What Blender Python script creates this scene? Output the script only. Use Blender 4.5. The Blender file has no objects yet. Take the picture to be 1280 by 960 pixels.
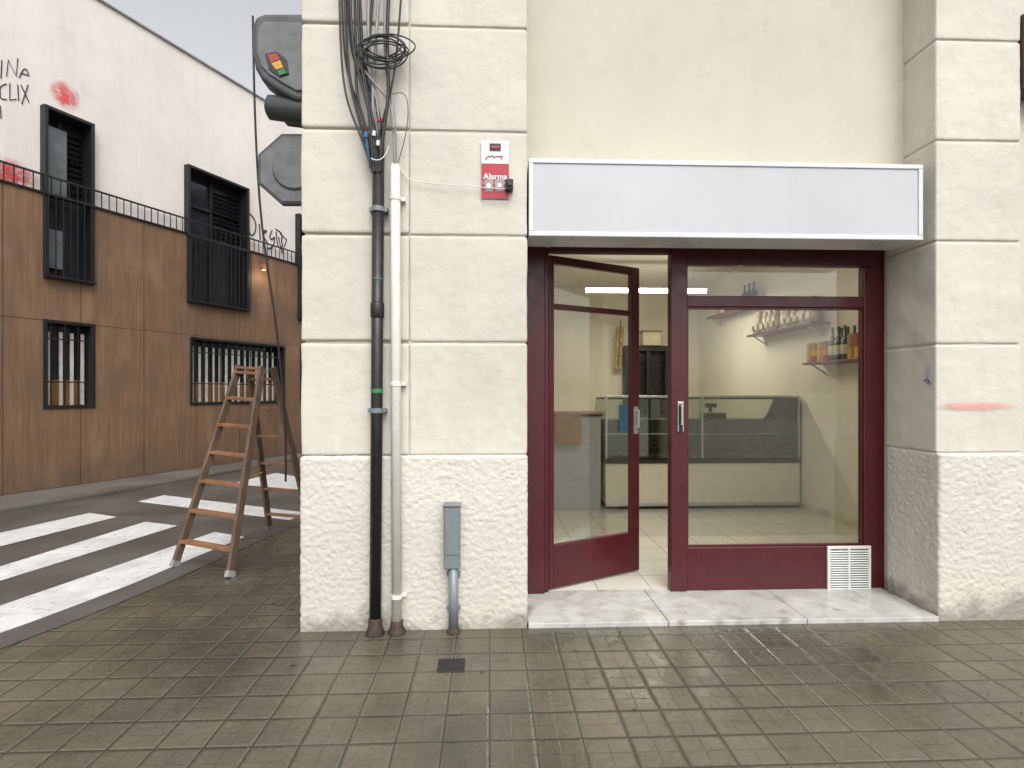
import bpy, bmesh, math, random
from mathutils import Vector, Matrix
random.seed(7)
R = math.radians
sc = bpy.context.scene
F = 700.0; TH = R(2.3); CH = 1.5
cT, sT = math.cos(TH), math.sin(TH)
# ---- survey helpers: turn sight-lines into metric points on real planes
def ray(u, v):
    xc = (u-640)/F; zc = (488-v)/F
    return Vector((xc*cT+sT, -xc*sT+cT, zc))
def on_y(u, v, Y):
    r = ray(u, v); return Vector((0, 0, CH)) + r*(Y/r.y)
def on_x(u, v, X):
    r = ray(u, v); return Vector((0, 0, CH)) + r*(X/r.x)
def on_z(u, v, Z=0.0):
    r = ray(u, v); return Vector((0, 0, CH)) + r*((Z-CH)/r.z)
def c2w(x, y, z=0.0):
    return Vector((x*cT+y*sT, -x*sT+y*cT, z))

# ---------------------------------------------------------------- materials
class NT:
    def __init__(s, name):
        s.m = bpy.data.materials.new(name); s.m.use_nodes = True
        s.t = s.m.node_tree; s.b = s.t.nodes['Principled BSDF']; s.o = s.t.nodes['Material Output']
        s._tc = None
    def n(s, typ, **kw):
        nd = s.t.nodes.new('ShaderNode'+typ)
        for k, v in kw.items():
            if hasattr(nd, k) and k not in nd.inputs: setattr(nd, k, v)
            else: s.put(nd.inputs[k], v)
        return nd
    def put(s, sock, v):
        if isinstance(v, bpy.types.NodeSocket): s.t.links.new(v, sock)
        elif isinstance(v, (tuple, list)) and len(v) == 3 and sock.type == 'RGBA': sock.default_value = (*v, 1)
        else: sock.default_value = v
    def obj(s):
        if not s._tc: s._tc = s.n('TexCoord')
        return s._tc.outputs['Object']
    def map(s, scale=(1, 1, 1), vec=None):
        m = s.n('Mapping'); s.put(m.inputs['Vector'], vec or s.obj()); m.inputs['Scale'].default_value = scale
        return m.outputs[0]
    def noise(s, scale, detail=5, rough=.55, vec=None, dist=0):
        nd = s.n('TexNoise'); s.put(nd.inputs['Vector'], vec or s.obj())
        nd.inputs['Scale'].default_value = scale; nd.inputs['Detail'].default_value = detail
        nd.inputs['Roughness'].default_value = rough; nd.inputs['Distortion'].default_value = dist
        return nd.outputs['Fac']
    def rng(s, v, a, b, c, d):
        nd = s.n('MapRange'); s.put(nd.inputs['Value'], v)
        for k, x in zip(('From Min', 'From Max', 'To Min', 'To Max'), (a, b, c, d)): nd.inputs[k].default_value = x
        return nd.outputs[0]
    def math(s, op, a, b=0.0):
        nd = s.n('Math'); nd.operation = op; s.put(nd.inputs[0], a); s.put(nd.inputs[1], b); return nd.outputs[0]
    def mix(s, f, a, b, mode='MIX'):
        nd = s.n('MixRGB'); nd.blend_type = mode
        s.put(nd.inputs[0], f); s.put(nd.inputs[1], a); s.put(nd.inputs[2], b); return nd.outputs[0]
    def bump(s, h, st=.3, dist=.01, nrm=None):
        nd = s.n('Bump'); nd.inputs['Strength'].default_value = st; nd.inputs['Distance'].default_value = dist
        s.put(nd.inputs['Height'], h)
        if nrm: s.put(nd.inputs['Normal'], nrm)
        return nd.outputs[0]
    def brick(s, w, h, mort, smooth=.3, vec=None):
        br = s.n('TexBrick'); br.offset = 0; br.squash = 1; s.put(br.inputs['Vector'], vec or s.obj())
        for a, b in (('Scale', 1), ('Mortar Size', mort), ('Mortar Smooth', smooth), ('Bias', 0), ('Brick Width', w), ('Row Height', h)): br.inputs[a].default_value = b
        return br
    def set(s, **kw):
        for k, v in kw.items(): s.put(s.b.inputs[k.replace('_', ' ')], v)
        return s.m

def simple(name, c, rough=.5, metal=0.0, var=.25, sc_=6, bump=.0, bs=60, spec=None):
    k = NT(name)
    f = k.rng(k.noise(sc_, 5), .3, .7, 0, 1)
    col = k.mix(f, tuple(x*(1-var) for x in c), tuple(min(1, x*(1+var*.6)) for x in c))
    rr = k.rng(k.noise(sc_*2.3, 4), .3, .7, max(.02, rough-.1), min(1, rough+.1))
    k.set(Base_Color=col, Roughness=rr, Metallic=metal)
    if bump: k.set(Normal=k.bump(k.noise(bs, 4), bump, .004))
    return k.m

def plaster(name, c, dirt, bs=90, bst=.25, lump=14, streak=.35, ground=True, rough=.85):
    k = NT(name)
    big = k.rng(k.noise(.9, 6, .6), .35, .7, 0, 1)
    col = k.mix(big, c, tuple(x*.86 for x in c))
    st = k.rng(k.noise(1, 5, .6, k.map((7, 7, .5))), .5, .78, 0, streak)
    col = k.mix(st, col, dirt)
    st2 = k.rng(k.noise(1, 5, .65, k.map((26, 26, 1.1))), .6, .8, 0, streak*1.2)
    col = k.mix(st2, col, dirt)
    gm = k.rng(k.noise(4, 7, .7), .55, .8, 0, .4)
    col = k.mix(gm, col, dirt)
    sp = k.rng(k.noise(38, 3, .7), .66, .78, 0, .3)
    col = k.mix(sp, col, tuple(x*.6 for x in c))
    if ground:
        sx = k.n('SeparateXYZ'); k.put(sx.inputs[0], k.obj())
        z = k.math('ADD', sx.outputs['Z'], k.rng(k.noise(3.5, 5, .65), .3, .7, -.14, .14))
        g = k.rng(z, .0, .16, .85, 0); col = k.mix(g, col, tuple(x*.45 for x in dirt))
        g2 = k.rng(z, .1, .9, .25, 0); col = k.mix(g2, col, dirt)
    b1 = k.bump(k.noise(lump, 4), bst, .02)
    b2 = k.bump(k.noise(bs, 5, .65), bst*1.2, .006, b1)
    return k.set(Base_Color=col, Roughness=rough, Normal=b2)

M = {}
M['plaster'] = plaster('cream_plaster', (.60, .575, .50), (.38, .345, .28), streak=.18)
M['rough'] = plaster('roughcast_plaster', (.61, .588, .52), (.40, .365, .30), bs=70, bst=.38, lump=40, streak=.12)
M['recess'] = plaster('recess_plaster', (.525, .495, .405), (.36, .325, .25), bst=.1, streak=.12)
M['lplaster'] = plaster('pale_render', (.78, .735, .685), (.52, .45, .40), bst=.12, streak=.22, ground=False)
M['intwall'] = plaster('interior_paint', (.73, .69, .58), (.6, .55, .45), bst=.04, streak=.1, ground=False, rough=.6)
M['ceil'] = simple('ceiling_paint', (.75, .73, .66), .7, var=.04)
M['red'] = simple('dark_red_paint', (.062, .0045, .0075), .36, var=.12, sc_=5, bump=.08, bs=25)
M['black'] = simple('black_metal', (.012, .012, .013), .45, var=.3)
M['blackrub'] = simple('black_cable', (.014, .014, .015), .5, var=.4, sc_=20, bump=.2)
M['pipeblk'] = simple('worn_black_pipe', (.014, .014, .015), .42, var=.5, sc_=15, bump=.3, bs=30)
M['white'] = simple('white_painted_pipe', (.70, .69, .63), .5, var=.08, sc_=12, bump=.2, bs=30)
M['greycab'] = simple('grey_cable', (.27, .27, .26), .5)
M['boot'] = simple('rusty_iron', (.05, .03, .02), .7, var=.5, sc_=30, bump=.5)
M['greymetal'] = simple('grey_painted_steel', (.19, .215, .23), .45, var=.15, metal=.2, sc_=10)
M['alu'] = simple('aluminium', (.55, .55, .54), .35, metal=.8, var=.1)
M['signframe'] = simple('sign_frame', (.60, .61, .62), .35, var=.06, metal=.1)
M['vent'] = simple('white_vent', (.62, .62, .59), .45, var=.12, sc_=14)
M['dark'] = simple('dark_void', (.012, .012, .014), .3)
M['dglass'] = simple('dark_window_glass', (.02, .024, .028), .06)
M['pglass'] = simple('pane_reflection_and_blind', (.16, .18, .19), .1)  # reflection on a pane painted as pale base colour; the blind shares it
M['whitebar'] = simple('white_bars', (.62, .60, .55), .5)
M['lwoodin'] = simple('shutter_wood', (.3, .14, .05), .6)
M['signred'] = simple('sign_red', (.36, .010, .03), .35, var=.1)
M['signw'] = simple('sign_white', (.66, .65, .64), .35, var=.05)
M['yellow'] = simple('yellow_label', (.62, .33, .03), .4)
M['redlab'] = simple('red_label', (.40, .035, .02), .4)
M['bottle'] = simple('bottle_glass', (.012, .018, .01), .08)
M['pasta'] = simple('pasta_bag', (.48, .34, .16), .35, var=.6, sc_=25)
M['cream'] = simple('cream_label', (.60, .54, .40), .5)
M['card'] = simple('cardboard', (.36, .22, .11), .8)
M['blue'] = simple('blue_cloth', (.02, .16, .4), .7)
M['green'] = simple('green_tape', (.03, .2, .08), .5)
M['garlic'] = simple('dried_braid', (.48, .33, .16), .8, var=.6, sc_=30)
M['steel'] = simple('brushed_steel', (.19, .175, .145), .3, metal=.6, var=.2)
M['casewhite'] = simple('case_front', (.70, .66, .54), .3, var=.05)
M['counter'] = simple('grey_counter', (.40, .41, .42), .5, var=.08)
M['shelfred'] = simple('shelf_dark_red', (.12, .01, .01), .4)
M['brown'] = simple('brown_shutter', (.10, .055, .035), .6)
M['backsign'] = simple('signal_housing', (.07, .074, .074), .45, metal=.2, var=.3, sc_=9)
M['backsign2'] = simple('signal_plate', (.13, .135, .135), .45, metal=.2, var=.25, sc_=9)
M['strap'] = simple('yellow_strap', (.6, .4, .06), .7)
M['ink'] = simple('spray_ink', (.05, .04, .06), .8, var=.4)
M['inkblue'] = simple('grey_ink', (.25, .28, .38), .8)
M['cover'] = simple('iron_cover', (.03, .03, .03), .45, metal=.5, bump=.6, bs=60)
M['leaf'] = simple('litter', (.09, .05, .025), .7, var=.5, sc_=30)

def glass(name, tint=(1, 1, 1), base=.03, k2=.35):
    k = NT(name); k.t.nodes.remove(k.b)
    fr = k.n('LayerWeight'); fr.inputs['Blend'].default_value = .35
    f = k.rng(fr.outputs['Facing'], 0, 1, base, k2)
    tr = k.n('BsdfTransparent'); k.put(tr.inputs[0], tint)
    gl = k.n('BsdfGlossy'); gl.inputs['Roughness'].default_value = .03; k.put(gl.inputs[0], (.9, .9, .9))
    mx = k.n('MixShader'); k.put(mx.inputs[0], f); k.put(mx.inputs[1], tr.outputs[0]); k.put(mx.inputs[2], gl.outputs[0])
    k.put(k.o.inputs[0], mx.outputs[0]); return k.m
M['glass'] = glass('window_glass', (.9, .91, .88), .022, .3)
M['glass2'] = glass('case_glass', (.76, .80, .76), .08)

def emis(name, c, s):
    k = NT(name); return k.set(Base_Color=c, Emission_Color=(*c, 1), Emission_Strength=s)
M['tube'] = emis('lit_tube', (1, .95, .86), 16)
M['lamp'] = emis('lit_lamp', (1, .75, .4), 1.2)

def pavement():
    k = NT('wet_panot_tiles')
    br = k.brick(.2, .2, .0055, .25)
    br.inputs['Color1'].default_value = (.102, .092, .070, 1); br.inputs['Color2'].default_value = (.080, .074, .057, 1); br.inputs['Mortar'].default_value = (.035, .035, .025, 1)
    edge = k.brick(.2, .2, .016, .9)
    b2 = k.brick(.1, .1, .005, 1)
    wet = k.rng(k.noise(.75, 6, .62), .38, .62, 0, 1)
    fine = k.rng(k.noise(45, 5, .7), .25, .75, .7, 1.3)
    col = k.mix(1, br.outputs['Color'], k.mix(wet, (1.3, 1.26, 1.15), (.62, .62, .60)), 'MULTIPLY')
    er = k.math('MULTIPLY', edge.outputs['Fac'], k.rng(k.noise(6, 5, .65), .4, .65, 0, .6))
    er = k.math('MULTIPLY', er, k.math('SUBTRACT', 1.0, br.outputs['Fac']))
    col = k.mix(er, col, (.18, .17, .13))
    col = k.mix(1, col, fine, 'MULTIPLY')
    sub = k.math('MULTIPLY', b2.outputs['Fac'], k.rng(k.noise(3, 5, .6), .4, .65, .1, .4)); col = k.mix(sub, col, (.045, .042, .033))
    blot = k.rng(k.noise(5, 6, .7), .58, .76, 0, .5)
    col = k.mix(blot, col, (.034, .031, .025))
    rough = k.math('ADD', k.rng(wet, 0, 1, .34, .09), k.rng(k.noise(9, 5, .6), .3, .7, -.04, .14))
    h = k.math('SUBTRACT', k.math('MULTIPLY', k.noise(60, 4, .6), .3), k.math('ADD', edge.outputs['Fac'], k.math('MULTIPLY', b2.outputs['Fac'], .25)))
    h = k.math('ADD', h, k.math('MULTIPLY', k.noise(4, 3), 2.2))
    return k.set(Base_Color=col, Roughness=rough, Normal=k.bump(h, .6, .006))
M['pave'] = pavement()

def asphalt(name, c, r0, r1):
    k = NT(name)
    f = k.rng(k.noise(1.1, 6, .6), .35, .65, 0, 1)
    col = k.mix(f, c, tuple(x*.65 for x in c))
    col = k.mix(1, col, k.rng(k.noise(120, 3, .7), .25, .75, .6, 1.5), 'MULTIPLY')
    return k.set(Base_Color=col, Roughness=k.rng(f, 0, 1, r1, r0), Normal=k.bump(k.noise(110, 4, .7), .5, .005))
M['asphalt'] = asphalt('wet_asphalt', (.10, .09, .08), .28, .5)
M['kerb'] = asphalt('granite_kerb', (.105, .10, .09), .25, .45)
M['farpave'] = asphalt('far_pavement', (.14, .13, .115), .35, .6)
M['ground'] = asphalt('ground', (.1, .095, .085), .5, .8)

def paint():
    k = NT('road_paint')
    w = k.rng(k.noise(16, 7, .75), .32, .44, 0, 1)
    wv = k.brick(.22, .22, .006, .5)
    jj = k.math('MULTIPLY', wv.outputs['Fac'], k.rng(k.noise(5, 4), .42, .6, 0, .6))
    col = k.mix(w, (.26, .25, .23), k.mix(k.rng(k.noise(3, 5, .6), .35, .65, 0, 1), (.52, .52, .51), (.68, .68, .67)))
    col = k.mix(jj, col, (.25, .25, .23))
    return k.set(Base_Color=col, Roughness=.45, Normal=k.bump(k.noise(70, 4), .3, .004))
M['paint'] = paint()

def marble():
    k = NT('marble_step')
    v = k.rng(k.noise(2.2, 8, .65, None, 1.5), .44, .56, 0, 1)
    col = k.mix(v, (.42, .42, .40), (.51, .505, .48))
    d = k.rng(k.noise(5, 6, .7), .5, .74, 0, .7)
    col = k.mix(d, col, (.22, .185, .135))
    rs = k.rng(k.noise(2.1, 3), .6, .68, 0, .8); col = k.mix(rs, col, (.10, .06, .035))
    return k.set(Base_Color=col, Roughness=.25, Normal=k.bump(k.noise(30, 3), .08, .004))
M['marble'] = marble()

def inttile():
    k = NT('interior_floor_tiles')
    br = k.brick(.4, .4, .005)
    br.inputs['Color1'].default_value = (.66, .63, .54, 1); br.inputs['Color2'].default_value = (.60, .58, .50, 1); br.inputs['Mortar'].default_value = (.33, .3, .25, 1)
    return k.set(Base_Color=br.outputs['Color'], Roughness=.14)
M['inttile'] = inttile()

def cladding():
    k = NT('wood_cladding')
    sx = k.n('SeparateXYZ'); k.put(sx.inputs[0], k.obj())
    cb = k.n('CombineXYZ'); k.put(cb.inputs[0], sx.outputs['X']); k.put(cb.inputs[1], sx.outputs['Z'])
    br = k.brick(1.02, 2.56, .007, .3, cb.outputs[0])
    br.inputs['Color1'].default_value = (1.1, 1.1, 1.1, 1); br.inputs['Color2'].default_value = (.8, .8, .8, 1); br.inputs['Mortar'].default_value = (.3, .3, .3, 1)
    g = k.rng(k.noise(3, 6, .65, k.map((9, 1, .35))), .3, .7, 0, 1)
    col = k.mix(g, (.235, .135, .074), (.135, .076, .043))
    bl = k.rng(k.noise(1.6, 6, .65), .45, .7, 0, .65); col = k.mix(bl, col, (.115, .078, .053))
    lt = k.rng(k.noise(2.5, 4, .6, k.map((1, 1, .4))), .55, .75, 0, .45); col = k.mix(lt, col, (.29, .195, .12))
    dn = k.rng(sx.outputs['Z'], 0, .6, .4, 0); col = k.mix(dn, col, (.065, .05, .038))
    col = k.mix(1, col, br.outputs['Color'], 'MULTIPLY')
    h = k.math('SUBTRACT', k.math('MULTIPLY', g, .3), br.outputs['Fac'])
    return k.set(Base_Color=col, Roughness=.6, Normal=k.bump(h, .5, .008))
M['clad'] = cladding()

def wood(name, a, b, ax=(4, 4, 30)):
    k = NT(name)
    g = k.rng(k.noise(9, 5, .6, k.map((1, 1, .25))), .3, .7, 0, 1)
    return k.set(Base_Color=k.mix(g, a, b), Roughness=.6, Normal=k.bump(g, .2, .003))
M['rail'] = wood('ladder_rail_wood', (.15, .098, .065), (.065, .044, .03))
M['rung'] = wood('ladder_rung_wood', (.29, .13, .06), (.15, .068, .035))

def spray(name, c, amt=1.0, mx=.9, stretch=(1, 1, 1)):
    k = NT(name)
    tc = k.n('TexCoord'); sub = k.n('VectorMath'); sub.operation = 'SUBTRACT'
    k.put(sub.inputs[0], tc.outputs['UV']); sub.inputs[1].default_value = (.5, .5, 0)
    ln = k.n('VectorMath'); ln.operation = 'LENGTH'; k.put(ln.inputs[0], sub.outputs[0])
    f = k.rng(ln.outputs['Value'], .05, .5, 1, 0)
    a = k.math('MULTIPLY', f, k.rng(k.noise(7, 5, .6, k.map(stretch)), .35, .6, .2, 1.5))
    a = k.math('MINIMUM', k.math('MULTIPLY', a, amt), mx)
    return k.set(Base_Color=c, Roughness=.85, Alpha=a)
M['sprayred'] = spray('red_spray', (.75, .09, .10), .85)
M['spraypink'] = spray('pink_spray', (.78, .36, .33), 1.1, .6, (.35, 1, 1.6))

# ---------------------------------------------------------------- mesh helpers
tops = []
def top(name, mat=None):
    e = bpy.data.objects.new(name, None); sc.collection.objects.link(e); e.empty_display_size = .2
    if mat is not None: e.matrix_world = mat; e['fixed'] = 1
    tops.append(e); return e
def link(o, par):
    sc.collection.objects.link(o)
    if par: o.parent = par
    return o
def fin(bm, name, mat, par=None, bev=0, smooth=False, seg=2):
    me = bpy.data.meshes.new(name); bmesh.ops.recalc_face_normals(bm, faces=bm.faces); bm.to_mesh(me); bm.free()
    if smooth:
        for p in me.polygons: p.use_smooth = True
    me.materials.append(M[mat] if isinstance(mat, str) else mat)
    o = bpy.data.objects.new(name, me); link(o, par)
    if bev:
        b = o.modifiers.new('bev', 'BEVEL'); b.width = bev; b.segments = seg; b.limit_method = 'ANGLE'
    return o
def bx(bm, x0, x1, y0, y1, z0, z1):
    v = [bm.verts.new(p) for p in ((x0,y0,z0),(x1,y0,z0),(x1,y1,z0),(x0,y1,z0),(x0,y0,z1),(x1,y0,z1),(x1,y1,z1),(x0,y1,z1))]
    for f in ((0,3,2,1),(4,5,6,7),(0,1,5,4),(1,2,6,5),(2,3,7,6),(3,0,4,7)): bm.faces.new([v[i] for i in f])
def box(name, par, mat, x0, x1, y0, y1, z0, z1, bev=0, seg=2):
    bm = bmesh.new(); bx(bm, x0, x1, y0, y1, z0, z1); return fin(bm, name, mat, par, bev, seg=seg)
def beam(bm, a, b, w, h, up=Vector((0, 0, 1))):
    a = Vector(a); b = Vector(b); d = (b-a).normalized()
    s = d.cross(up); s = s.normalized() if s.length > 1e-4 else Vector((1, 0, 0)); t = s.cross(d).normalized()
    v = []
    for p in (a, b):
        for i, j in ((-1,-1),(1,-1),(1,1),(-1,1)): v.append(bm.verts.new(p+s*i*w/2+t*j*h/2))
    for f in ((0,3,2,1),(4,5,6,7),(0,1,5,4),(1,2,6,5),(2,3,7,6),(3,0,4,7)): bm.faces.new([v[i] for i in f])
def lathe(bm, base, axis, prof, seg=20):
    base = Vector(base); d = Vector(axis).normalized()
    q = d.to_track_quat('Z', 'Y'); rings = []
    for h, r in prof:
        rings.append([bm.verts.new(base+q @ Vector((r*math.cos(2*math.pi*i/seg), r*math.sin(2*math.pi*i/seg), h))) for i in range(seg)])
    for k in range(len(rings)-1):
        for i in range(seg): bm.faces.new((rings[k][i], rings[k][(i+1)%seg], rings[k+1][(i+1)%seg], rings[k+1][i]))
    bm.faces.new(rings[0][::-1]); bm.faces.new(rings[-1])
def poly(name, par, mat, pts, z=0, thick=0):
    bm = bmesh.new(); vs = [bm.verts.new((p[0], p[1], z)) for p in pts]; f = bm.faces.new(vs)
    if thick:
        r = bmesh.ops.extrude_face_region(bm, geom=[f]); 
        for g in r['geom']:
            if isinstance(g, bmesh.types.BMVert): g.co.z -= thick
    bmesh.ops.triangulate(bm, faces=bm.faces); 
    return fin(bm, name, mat, par)
def curve(name, par, mat, pts, r, smooth=True, cyc=False):
    cu = bpy.data.curves.new(name, 'CURVE'); cu.dimensions = '3D'; cu.bevel_depth = r; cu.bevel_resolution = 2
    sp = cu.splines.new('NURBS' if smooth else 'POLY'); sp.points.add(len(pts)-1)
    for i, p in enumerate(pts): sp.points[i].co = (*p, 1)
    if smooth: sp.order_u = min(4, len(pts)); sp.use_endpoint_u = not cyc; sp.resolution_u = 6
    sp.use_cyclic_u = cyc; cu.use_fill_caps = True
    cu.materials.append(M[mat]); o = bpy.data.objects.new(name, cu); return link(o, par)
def quad(name, par, mat, p):
    bm = bmesh.new(); f = bm.faces.new([bm.verts.new(q) for q in p]); uv = bm.loops.layers.uv.new('UVMap')
    for l, c in zip(f.loops, ((0,0),(1,0),(1,1),(0,1))): l[uv].uv = c
    me = bpy.data.meshes.new(name); bm.to_mesh(me); bm.free(); me.materials.append(M[mat])
    return link(bpy.data.objects.new(name, me), par)
cl1 = bpy.data.textures.new('lumps', 'CLOUDS'); cl1.noise_scale = .03; cl1.noise_depth = 3
cl2 = bpy.data.textures.new('soft', 'CLOUDS'); cl2.noise_scale = .25; cl2.noise_depth = 3
def stone(name, par, mat, x0, x1, y0, y1, z0, z1, vox, tex, st, bev):
    o = box(name, par, mat, x0, x1, y0, y1, z0, z1, bev, 3)
    m = o.modifiers.new('rm', 'REMESH'); m.mode = 'VOXEL'; m.voxel_size = vox; m.use_smooth_shade = True
    d = o.modifiers.new('dp', 'DISPLACE'); d.texture = tex; d.texture_coords = 'GLOBAL'; d.strength = st; d.mid_level = .5
    return o
def text(name, par, mat, s, loc, size, rot, ext=.001):
    cu = bpy.data.curves.new(name, 'FONT'); cu.body = s; cu.size = size; cu.extrude = ext; cu.align_x = 'CENTER'; cu.align_y = 'CENTER'
    cu.materials.append(M[mat]); o = bpy.data.objects.new(name, cu); o.location = loc; o.rotation_euler = rot; return link(o, par)

# ---------------------------------------------------------------- key dimensions
D = 3.557          # facade plane
YR = D+.29         # recessed wall above the shop front
YD = 4.05          # door plane
XL = on_y(377, 600, D).x
XP = on_y(659, 600, D).x
XR = on_y(1170, 600, D).x
XQ = on_y(512, 400, D).x
XE = on_y(1276, 300, D).x
RX = on_z(1080, 664, .03).x      # interior right wall
BY = 10.3

# ---------------------------------------------------------------- corner building
cb = top('corner_building')
zj = [1.086, 1.803, 2.48, 3.14, 3.80, 4.46, 5.12, 5.78, 6.44, 7.1]
for i in range(len(zj)-1):
    g = .0055; z0, z1 = zj[i]+g, zj[i+1]-g; gq_ = .009
    stone('quoin_block', cb, 'plaster', XL, XQ-.004, D-.012, D+.9, zj[i]+gq_, zj[i+1]-gq_, .010, cl2, .012, .009)
    stone('pier_course', cb, 'plaster', XQ+.001, XP, D, YD-.02, z0, z1, .010, cl2, .012, .008)
    stone('pier_course', cb, 'plaster', XR, XE, D, YD-.02, z0, z1, .010, cl2, .012, .008)
box('pier_core', cb, 'recess', XL+.02, XP-.012, D+.009, YD+.12, 0, 7.1)
box('pier_core', cb, 'recess', XR+.009, XE-.012, D+.009, YD+.12, 0, 7.1)
stone('roughcast_base', cb, 'rough', XL-.004, XP+.002, D-.03, YD-.03, -.04, 1.086+.004, .0085, cl1, .012, .018)
stone('roughcast_base', cb, 'rough', XR-.004, XE+.004, D-.03, YD-.03, -.04, 1.086+.004, .0085, cl1, .012, .018)
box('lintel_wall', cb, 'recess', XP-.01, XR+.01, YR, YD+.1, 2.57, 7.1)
box('upper_cornice', cb, 'plaster', XL-.06, 9.1, D-.08, D+.2, 7.1, 7.4, .02)
# side wall on the side street, roof, back and remaining facade
bm = bmesh.new()
sd = lambda y: XL+.02+.2*(y-D)
for a, b in (((sd(D+.3), D+.3), (sd(14), 14)),):
    pts = [(a[0], a[1]), (b[0], b[1]), (b[0]+.2, b[1]), (a[0]+.3, a[1])]
    lo = [bm.verts.new((*p, 0)) for p in pts]; hi = [bm.verts.new((*p, 7.1)) for p in pts]
    bm.faces.new(lo[::-1]); bm.faces.new(hi)
    for i in range(4): bm.faces.new((lo[i], lo[(i+1)%4], hi[(i+1)%4], hi[i]))
fin(bm, 'side_wall', 'plaster', cb)
box('roof_slab', cb, 'recess', XL+.3, 9, D+.3, 14, 6.9, 7.09)
box('far_wall', cb, 'plaster', .9, 9, 13.8, 14, 0, 6.9)
box('next_bay_wall', cb, 'plaster', XE-.02, 9, YR-.15, YD+.1, 0, 7.1)
box('end_wall', cb, 'plaster', 8.8, 9, YD+.1, 13.8, 0, 6.9)
p = on_y(1274, 112, D)
box('brown_shutter_box', cb, 'brown', p.x+.02, p.x+1.8, D-.02, YR-.15, p.z, p.z+.5, .01)
for i in range(8): box('brown_shutter_slat', cb, 'brown', p.x+.04, p.x+1.78, D-.035, D-.02, p.z+.03+i*.058, p.z+.07+i*.058, .004)
# interior shell
box('interior_floor', cb, 'inttile', .1, RX, YD+.05, BY, -.02, .03)
box('interior_back_wall', cb, 'intwall', -.1, RX+.1, BY, BY+.12, 0, 3.5)
box('interior_right_wall', cb, 'intwall', RX, RX+.1, YD+.12, BY, 0, 3.5)
box('interior_left_wall', cb, 'intwall', .0, .1, YD+.12, BY, 0, 3.5)
box('interior_ceiling', cb, 'ceil', -.1, RX+.1, YD+.1, BY+.12, 3.4, 3.5)
box('interior_front_wall', cb, 'intwall', XR+.02, RX, YD+.12, YD+.2, 0, 3.4)
box('interior_front_lintel', cb, 'intwall', .1, XR+.02, YD+.1, YD+.2, 2.57, 3.4)
box('skirting', cb, 'cream', RX-.015, RX, YD+.2, BY, .03, .11)
# marble doorstep in three slabs
jx = [XP+.004, on_y(822, 760, D+.2).x, on_y(985, 760, D+.2).x, XR-.006]
for a, b in zip(jx[:-1], jx[1:]): box('doorstep_slab', cb, 'marble', a+.002, b-.002, D-.035, YD+.048, -.02, .03, .004)
# ---- shop front (dark red joinery)
Xf0 = XP+.005; Xm0, Xm1 = on_y(838, 500, YD).x, on_y(859, 500, YD).x
Xf1 = on_y(1113, 500, YD).x
Zt = 2.545; y0, y1 = YD, YD+.07
def zz(v, u=980): return on_y(u, v, YD).z
zb0 = .032; zb1 = zz(683); zt0 = zz(384); zt1 = zz(370); zg = zz(332)
xs = on_y(1080, 500, YD).x
fr = lambda n, a, b, c, d, e=y0, f=y1: box(n, cb, 'red', a, b, e, f, c, d, .006)
xh = on_y(686, 500, YD).x
fr('frame_jamb', Xf0, xh-.03, zb0, Zt, y0-.02)
fr('frame_jamb_rebate', xh-.03, xh, zb0, Zt, y0+.01, y1+.02)
fr('frame_head', xh, Xm0, zz(318), Zt)
fr('frame_mullion', Xm0, Xm1, zb0, Zt, y0-.015)
fr('frame_head', Xm1, Xf1, zg, Zt)
fr('frame_transom', Xm1, xs, zt0, zt1)
fr('frame_bottom_rail', Xm1, xs, zb0, zb1)
fr('frame_right_stile', xs, Xf1, zb0, zg)
for a, b, c, d in ((Xm1, xs, zb1, zb1+.015), (Xm1, xs, zt0-.015, zt0), (Xm1, Xm1+.015, zb1+.015, zt0-.015), (xs-.015, xs, zb1+.015, zt0-.015)):
    box('glazing_bead', cb, 'red', a, b, y0+.012, y0+.03, c, d, .003)
box('window_pane', cb, 'glass', Xm1+.001, xs-.001, y0+.035, y0+.041, zb1+.001, zt0-.001)
box('transom_pane', cb, 'glass', Xm1+.001, xs-.001, y0+.035, y0+.041, zt1+.001, zg-.001)
stone('reveal_plaster', cb, 'plaster', Xf1+.004, XR+.03, YD-.06, YD+.12, 0, Zt+.02, .012, cl1, .02, .006)
def handle(par, x, y, z, mtx=None):
    bm = bmesh.new(); bx(bm, x-.022, x+.022, y-.012, y, z-.13, z+.09)
    lathe(bm, (x, y-.04, z-.08), (0, 0, 1), [(0, .009), (.14, .009)], 10)
    beam(bm, (x, y, z-.075), (x, y-.04, z-.075), .014, .014); beam(bm, (x, y, z+.055), (x, y-.04, z+.055), .014, .014)
    if mtx: bm.transform(mtx)
    return fin(bm, 'door_handle', 'alu', par, .002)
handle(cb, (Xm0+Xm1)/2+.005, YD-.016, zz(517))
bm = bmesh.new(); bx(bm, (Xm0+Xm1)/2-.009, (Xm0+Xm1)/2+.019, YD-.031, YD-.0285, zz(540), zz(505)); fin(bm, 'lock_plate', 'black', cb)
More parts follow.
